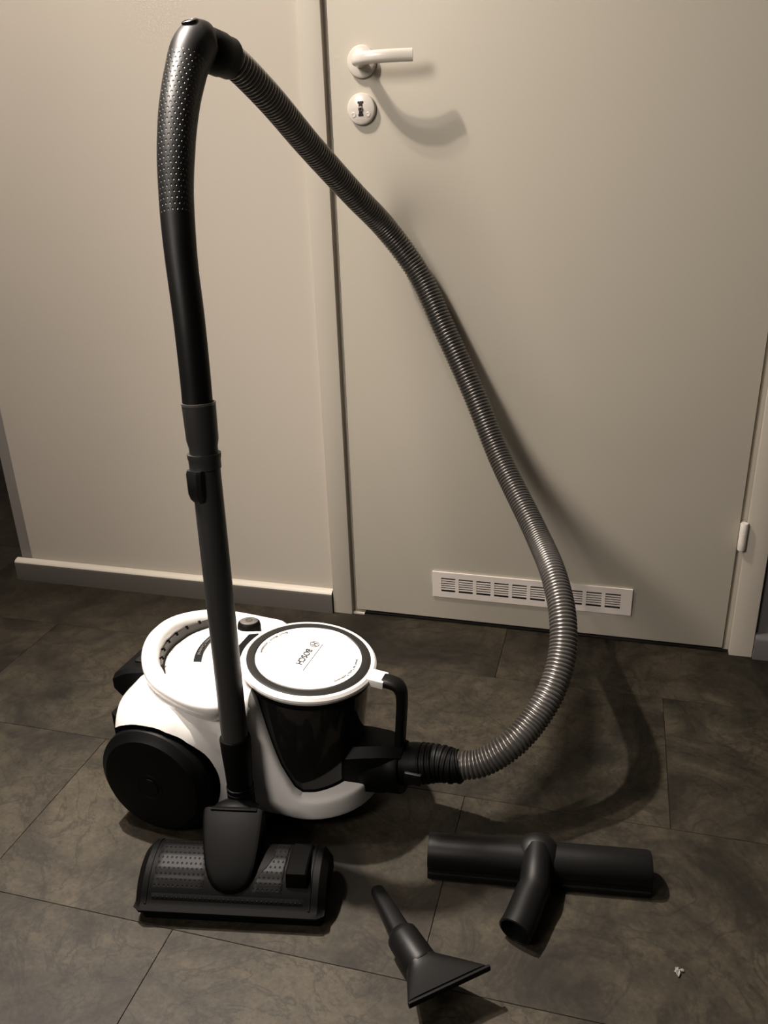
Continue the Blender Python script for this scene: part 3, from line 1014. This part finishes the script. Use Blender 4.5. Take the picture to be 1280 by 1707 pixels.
box('seam_mark', -0.004, 0.004, -0.0012, 0.0012, -0.0004, 0.0008, M_BLACK_GLOSS, grip, VI @ axis_matrix(at_y(283, 228, -0.524), Vector((-0.2, -1, 0.05)), Vector((1, 0, 0))))

# --- floor nozzle
NM = VI @ Matrix.Translation((-0.43, -0.755, 0.0)) @ Matrix.Rotation(math.radians(10), 4, 'Z')
NW = 0.124


def noz_top(y):
    """height of the curved top over the depth of the nozzle"""
    return interp([(-0.042, 0.0225), (-0.036, 0.0255), (-0.031, 0.028), (-0.0265, 0.0335), (-0.021, 0.0400), (-0.012, 0.0475), (0.002, 0.0545), (0.018, 0.0585), (0.034, 0.0590), (0.046, 0.0555), (0.054, 0.048), (0.060, 0.036)], y)


ys = [-0.042, -0.039, -0.035, -0.031, -0.0285, -0.0255, -0.0225, -0.018, -0.013, -0.006, 0.002, 0.012, 0.022, 0.032, 0.040, 0.047, 0.052, 0.056, 0.060]
rings = []
for xx in (-NW, -NW + 0.003, -NW + 0.009, -NW + 0.018, -0.06, 0.0, 0.06, NW - 0.018, NW - 0.009, NW - 0.003, NW):
    d = NW - abs(xx)
    sh = 0.0 if d > 0.0089 else (0.009 - d)
    ring = []
    for y in ys:
        yy = y + (sh * 0.9 if y < 0 else -sh * 0.9) * (abs(y) / 0.06)
        ring.append(Vector((xx, yy, max(0.022, noz_top(y) - sh * 0.8))))
    ring += [Vector((xx, 0.058 - sh, 0.016)), Vector((xx, -0.038 + sh, 0.014)), Vector((xx, -0.0425 + sh * .9, 0.020))]
    rings.append(ring)
noz = loft('floor_nozzle', rings, M_NOZZLE, vac, NM, angle=30)
box('sole', -NW + 0.010, NW - 0.006, -0.034, 0.052, 0.0, 0.018, M_BLACK, noz, NM, bevel=0.003)
M_DOT = dotted('dimpled_nozzle', (0.0022, 0.0021, 0.0020), 0.46, 1.0, 1.0, 0.22, spec=0.075)
# dimpled panels either side of the neck
for name, xa, xb in (('grip_panel', -0.106, -0.034), ('grip_panel', 0.032, 0.071)):
    bm = bmesh.new()
    uvl = bm.loops.layers.uv.new('UVMap')
    yy = [-0.0235 + 0.0715 * k / 28 for k in range(29)]
    NX = 12

    def x_at(f, y, xa=xa, xb=xb):
        # neck side of the panel sweeps outward towards the rear
        k = min(max((y + 0.02) / 0.045, 0), 1)
        k = k * k * (3 - 2 * k)
        if xa < 0:
            b_ = xb + 0.0 * k + 0.004 * (1 - k)
            return xa + (b_ - xa) * f
        a_ = xa - 0.004 + 0.022 * k
        return a_ + (xb - a_) * f
    g = []
    for y in yy:
        edge = 0.0007 if yy[0] < y < yy[-1] else -0.002
        g.append([bm.verts.new((x_at(k / NX, y), y, noz_top(y) + (edge if 0 < k < NX else min(edge, -0.0015)))) for k in range(NX + 1)])
    for i in range(28):
        for k in range(NX):
            f = bm.faces.new((g[i][k], g[i][k + 1], g[i + 1][k + 1], g[i + 1][k]))
            for lp_ in f.loops:
                lp_[uvl].uv = (lp_.vert.co.x / 0.0062, (lp_.vert.co.y * 0.8 + lp_.vert.co.z * 0.6) / 0.0070)
    finish(bm, name, M_DOT, noz, NM, True, 60)
# front row panel joining both below the neck
bm = bmesh.new()
uvl = bm.loops.layers.uv.new('UVMap')
g = []
for y in (-0.0305, -0.0300, -0.0275, -0.0250, -0.0245):
    ins = 0.0007 if -0.0303 < y < -0.0247 else -0.0015
    g.append([bm.verts.new((-0.106 + 0.208 * k / 30, y, noz_top(y) + (ins if 0 < k < 30 else -0.0015))) for k in range(31)])
for i in range(4):
    for k in range(30):
        f = bm.faces.new((g[i][k], g[i][k + 1], g[i + 1][k + 1], g[i + 1][k]))
        for lp_ in f.loops:
            lp_[uvl].uv = (lp_.vert.co.x / 0.0062, (lp_.vert.co.y * 0.8 + lp_.vert.co.z * 0.6) / 0.0070)
finish(bm, 'front_panel', M_DOT, noz, NM, True, 60)
# ridges that frame the panels
for xx in (-0.1085, 0.1045):
    rr = [[Vector((xx - 0.0012, y, noz_top(y) - 0.001)), Vector((xx - 0.0012, y, noz_top(y) + 0.0014)), Vector((xx + 0.0012, y, noz_top(y) + 0.0014)), Vector((xx + 0.0012, y, noz_top(y) - 0.001))] for y in ys[2:-2]]
    loft('panel_ridge', rr, M_NOZZLE, noz, NM, angle=25)
# pedal
rr = []
for y, z0, z1 in ((-0.0155, 0.030, 0.050), (-0.013, 0.030, 0.0655), (-0.010, 0.030, 0.0675), (0.02, 0.035, 0.0660), (0.044, 0.035, 0.0600), (0.048, 0.035, 0.055)):
    rr.append([Vector((0.0735, y, z0)), Vector((0.0735, y, z1 - 0.002)), Vector((0.0755, y, z1)), Vector((0.0985, y, z1)), Vector((0.1005, y, z1 - 0.002)), Vector((0.1005, y, z0))])
loft('pedal', rr, M_NOZZLE, noz, NM, angle=30)
# neck plate: a tongue from the swivel over the middle of the nozzle
rr = []
for y, hw, z1, z0 in ((0.0660, 0.0375, 0.0960, 0.050), (0.0635, 0.0420, 0.0990, 0.050), (0.052, 0.0415, 0.0945, 0.050), (0.036, 0.0400, 0.0865, 0.045), (0.018, 0.0375, 0.0765, 0.04), (0.0, 0.0335, 0.0650, 0.038),
                      (-0.010, 0.0295, 0.0580, 0.034), (-0.017, 0.0240, 0.0520, 0.034), (-0.021, 0.0165, 0.0475, 0.034), (-0.0235, 0.006, 0.0440, 0.034)):
    xc = -0.011 * min(max((y + 0.02) / 0.09, 0), 1) + 0.0005
    rr.append([Vector((xc + sx * hw * kx, y, z1 - dz if dz < 0.9 else z0)) for sx, kx, dz in ((-1, 1, 1), (-1, 1, 0.006), (-1, 0.94, 0.0018), (-1, 0.82, 0.0), (1, 0.82, 0.0), (1, 0.94, 0.0018), (1, 1, 0.006), (1, 1, 1))])
neck = loft('neck_plate', rr, M_NOZZLE, noz, NM, angle=30)
box('neck_edge', -0.0400, 0.0230, 0.0585, 0.0645, 0.0970, 0.1000, M_NOZZLE, noz, NM, bevel=0.0008)
lathe('swivel_ball', [(0, -0.034), (0.020, -0.030), (0.026, -0.018), (0.028, 0), (0.026, 0.018), (0.020, 0.030), (0, 0.034)], M_BLACK, noz, NM @ Matrix.Translation((-0.013, 0.082, 0.062)) @ Matrix.Rotation(math.radians(90), 4, 'Y'), 36)

# ------------------------------------------------------------------ loose T-shaped nozzle
A = Vector((-0.1955, -0.6360, 0.0245))
B = Vector((0.0950, -0.6010, 0.0245))
tt = empty('hard_floor_tool', ((A.x + B.x) / 2, (A.y + B.y) / 2, 0))
tag(tt, 'loose black T-shaped plastic floor tool lying in front of the hose bend', 'vacuum tool')
TI = Matrix.Translation(tt.location).inverted()
ax = (B - A)
TLN = ax.length
axn = ax.normalized()
side = Vector((axn.y, -axn.x, 0)).normalized()   # towards the viewer
rings = []
for s, k in ((0, 0.94), (0.004, 1.0), (0.10, 1.0), (0.2, 1.0), (TLN - 0.004, 1.0), (TLN, 0.94)):
    c = A + axn * s
    ring = []
    for i in range(29):
        th = math.radians(-22 + 224 * i / 28)
        ring.append(c + side * (-0.0250 * k * math.cos(th)) + Vector((0, 0, 0.0250 * k * math.sin(th))))
    ring += [c - side * -0.0255 * k + Vector((0, 0, -0.0165)), c - side * -0.0255 * k + Vector((0, 0, -0.0235)), c - side * 0.0245 * k + Vector((0, 0, -0.0235)), c - side * 0.0245 * k + Vector((0, 0, -0.0165))]
    rings.append(ring)
body = loft('tool_barrel', rings, M_BLACK_SATIN, tt, TI, angle=30)
rings = []
for s in (0.002, TLN - 0.002):
    c = A + axn * s
    rings.append([c + side * 0.0245 + Vector((0, 0, -0.0125)), c + side * 0.0268 + Vector((0, 0, -0.0125)), c + side * 0.0268 + Vector((0, 0, -0.0150)), c + side * 0.0245 + Vector((0, 0, -0.0150))])
loft('lip', rings, M_BLACK_GLOSS, body, TI)
# collar dome over the barrel and bent neck
n0 = at_z(897, 1418, 0.040)
n1 = at_z(894, 1448, 0.036)
n2 = at_z(890, 1484, 0.029)
n3 = at_z(866, 1538, 0.0225)
n4 = at_z(858, 1553, 0.0205)
dome = lathe('neck_dome', [(0, 0.022), (0.012, 0.0208), (0.0225, 0.0165), (0.0282, 0.009), (0.0295, 0.0), (0.0285, -0.012), (0.0275, -0.024), (0, -0.024)], M_BLACK_SATIN, tt, TI @ axis_matrix(Vector((n0.x, n0.y - 0.002, 0.0335)), Vector((0.0, -0.55, 0.8))), 40)
path = catmull([n0, n1, n2.lerp(n1, 0.15), n2 + Vector((-0.003, -0.006, -0.001)), n3, n4], 0.003)
bm = bmesh.new()
add_sweep(bm, path, lambda i, s: (0.0192 + 0.0022 * s,) * 2, 36, True, False)
endn = (path[-1] - path[-2]).normalized()
fr = frames(path)[-1]
rings = []
for dr, off in ((0.0214, 0.0), (0.0190, 0.0008), (0.0182, -0.003), (0.0170, -0.035)):
    rings.append([path[-1] + endn * off + fr[1] * (dr * math.cos(2 * math.pi * k / 36)) + fr[2] * (dr * math.sin(2 * math.pi * k / 36)) for k in range(36)])
add_loft(bm, rings, False, True)
finish(bm, 'neck_tube', M_BLACK_SATIN, tt, TI, True, 40)
lathe('neck_mouth', [(0.0163, -0.030), (0, -0.030)], M_HOLE, tt, TI @ axis_matrix(path[-1], endn), 36)
# ------------------------------------------------------------------ loose furniture nozzle with crevice tip
tip = at_z(627, 1481, 0.017)
col0 = at_z(667, 1556, 0.022)
col1 = at_z(706, 1614, 0.026)
ft = empty('furniture_nozzle', (col0.x, col0.y, 0))
tag(ft, 'loose black nozzle with narrow tip and wide flared mouth on the near floor', 'vacuum tool')
FI = Matrix.Translation(ft.location).inverted()
d = (col1 - col0).normalized()
path = catmull([tip, tip.lerp(col0, 0.5) + Vector((0, 0, 0.001)), col0 + d * 0.006], 0.004)
sweep('crevice_tip', path, lambda i, s: ((0.0065 + 0.0065 * s) * (0.75 if s < 0.03 else 1), (0.0085 + 0.0055 * s) * (0.75 if s < 0.03 else 1), 2.6), M_BLACK_SATIN, ft, FI, 24)
Lc = (col1 - col0).length
Mf = FI @ axis_matrix(col0, d, Vector((0, 0, 1)))
barrel = lathe('barrel', [(0, 0.0), (0.0150, 0.0), (0.0168, 0.003), (0.0195, 0.006), (0.0200, 0.012), (0.0208, Lc * 0.95), (0.0195, Lc), (0, Lc)], M_BLACK_SATIN, ft, Mf, 40)
# flared mouth: from the round barrel to a wide flat edge
e0 = at_z(680, 1675, 0.045)
e1 = at_z(812, 1613, 0.047)
em = (e0 + e1) / 2
ew = (e1 - e0).normalized()
ed = (em - col1).normalized()
en = ew.cross(ed).normalized()
hw = (e1 - e0).length / 2
xr = (ew - d * ew.dot(d)).normalized()
yr = d.cross(xr).normalized()
if yr.dot(en) < 0:
    en = -en
rings = []
for f in (0, 0.12, 0.3, 0.5, 0.75, 0.97, 1.0):
    c = (col1 - d * 0.004).lerp(em, f)
    hx = 0.0205 + (hw - 0.0205) * f
    hy = 0.0205 + (0.0050 - 0.0205) * (f ** 0.6)
    if f == 1.0:
        hx -= 0.0006
    X = xr.lerp(ew, f).normalized()
    Y = yr.lerp(en, f).normalized()
    ex_ = 2 + 4 * f
    ring = []
    for k in range(40):
        th = 2 * math.pi * k / 40
        cx, sx = math.cos(th), math.sin(th)
        ring.append(c + X * (hx * math.copysign(abs(cx) ** (2 / ex_), cx)) + Y * (hy * math.copysign(abs(sx) ** (2 / ex_), sx)))
    rings.append(ring)
loft('flared_mouth', rings, M_BLACK_SATIN, ft, FI, angle=40)
lip = [e0 + ed * 0.0015, e0.lerp(e1, 0.5) + ed * 0.0015, e1 + ew * 0.002 + ed * 0.0015]
sweep('velour_lip', catmull(lip, 0.01), lambda i, s: (0.0042, 0.0024, 3), M_BLACK, ft, FI, 14)

# ------------------------------------------------------------------ lint on the floor
lp0 = at_z(1130, 1618, 0.0)
lint = empty('lint_curl', lp0)
tag(lint, 'tiny curled bit of white lint lying on the dark floor tile', 'lint')
LI = Matrix.Translation(lp0).inverted()
for name, pts in (('loop', [(1127, 1613), (1127, 1620), (1130, 1625), (1133, 1622), (1131, 1617), (1128, 1618)]), ('strand', [(1130, 1613), (1129.5, 1617), (1130, 1620), (1132, 1624), (1130.5, 1628)]), ('tail', [(1124, 1620), (1128, 1617), (1134, 1617), (1138, 1616), (1139, 1619), (1136, 1618)])):
    pp = [at_z(u, v, 0.0016 + 0.0012 * (k % 2)) for k, (u, v) in enumerate(pts)]
    sweep(name, catmull(pp, 0.0008), lambda i, s: (0.0009, 0.0009), M_LINT, lint, LI, 8)
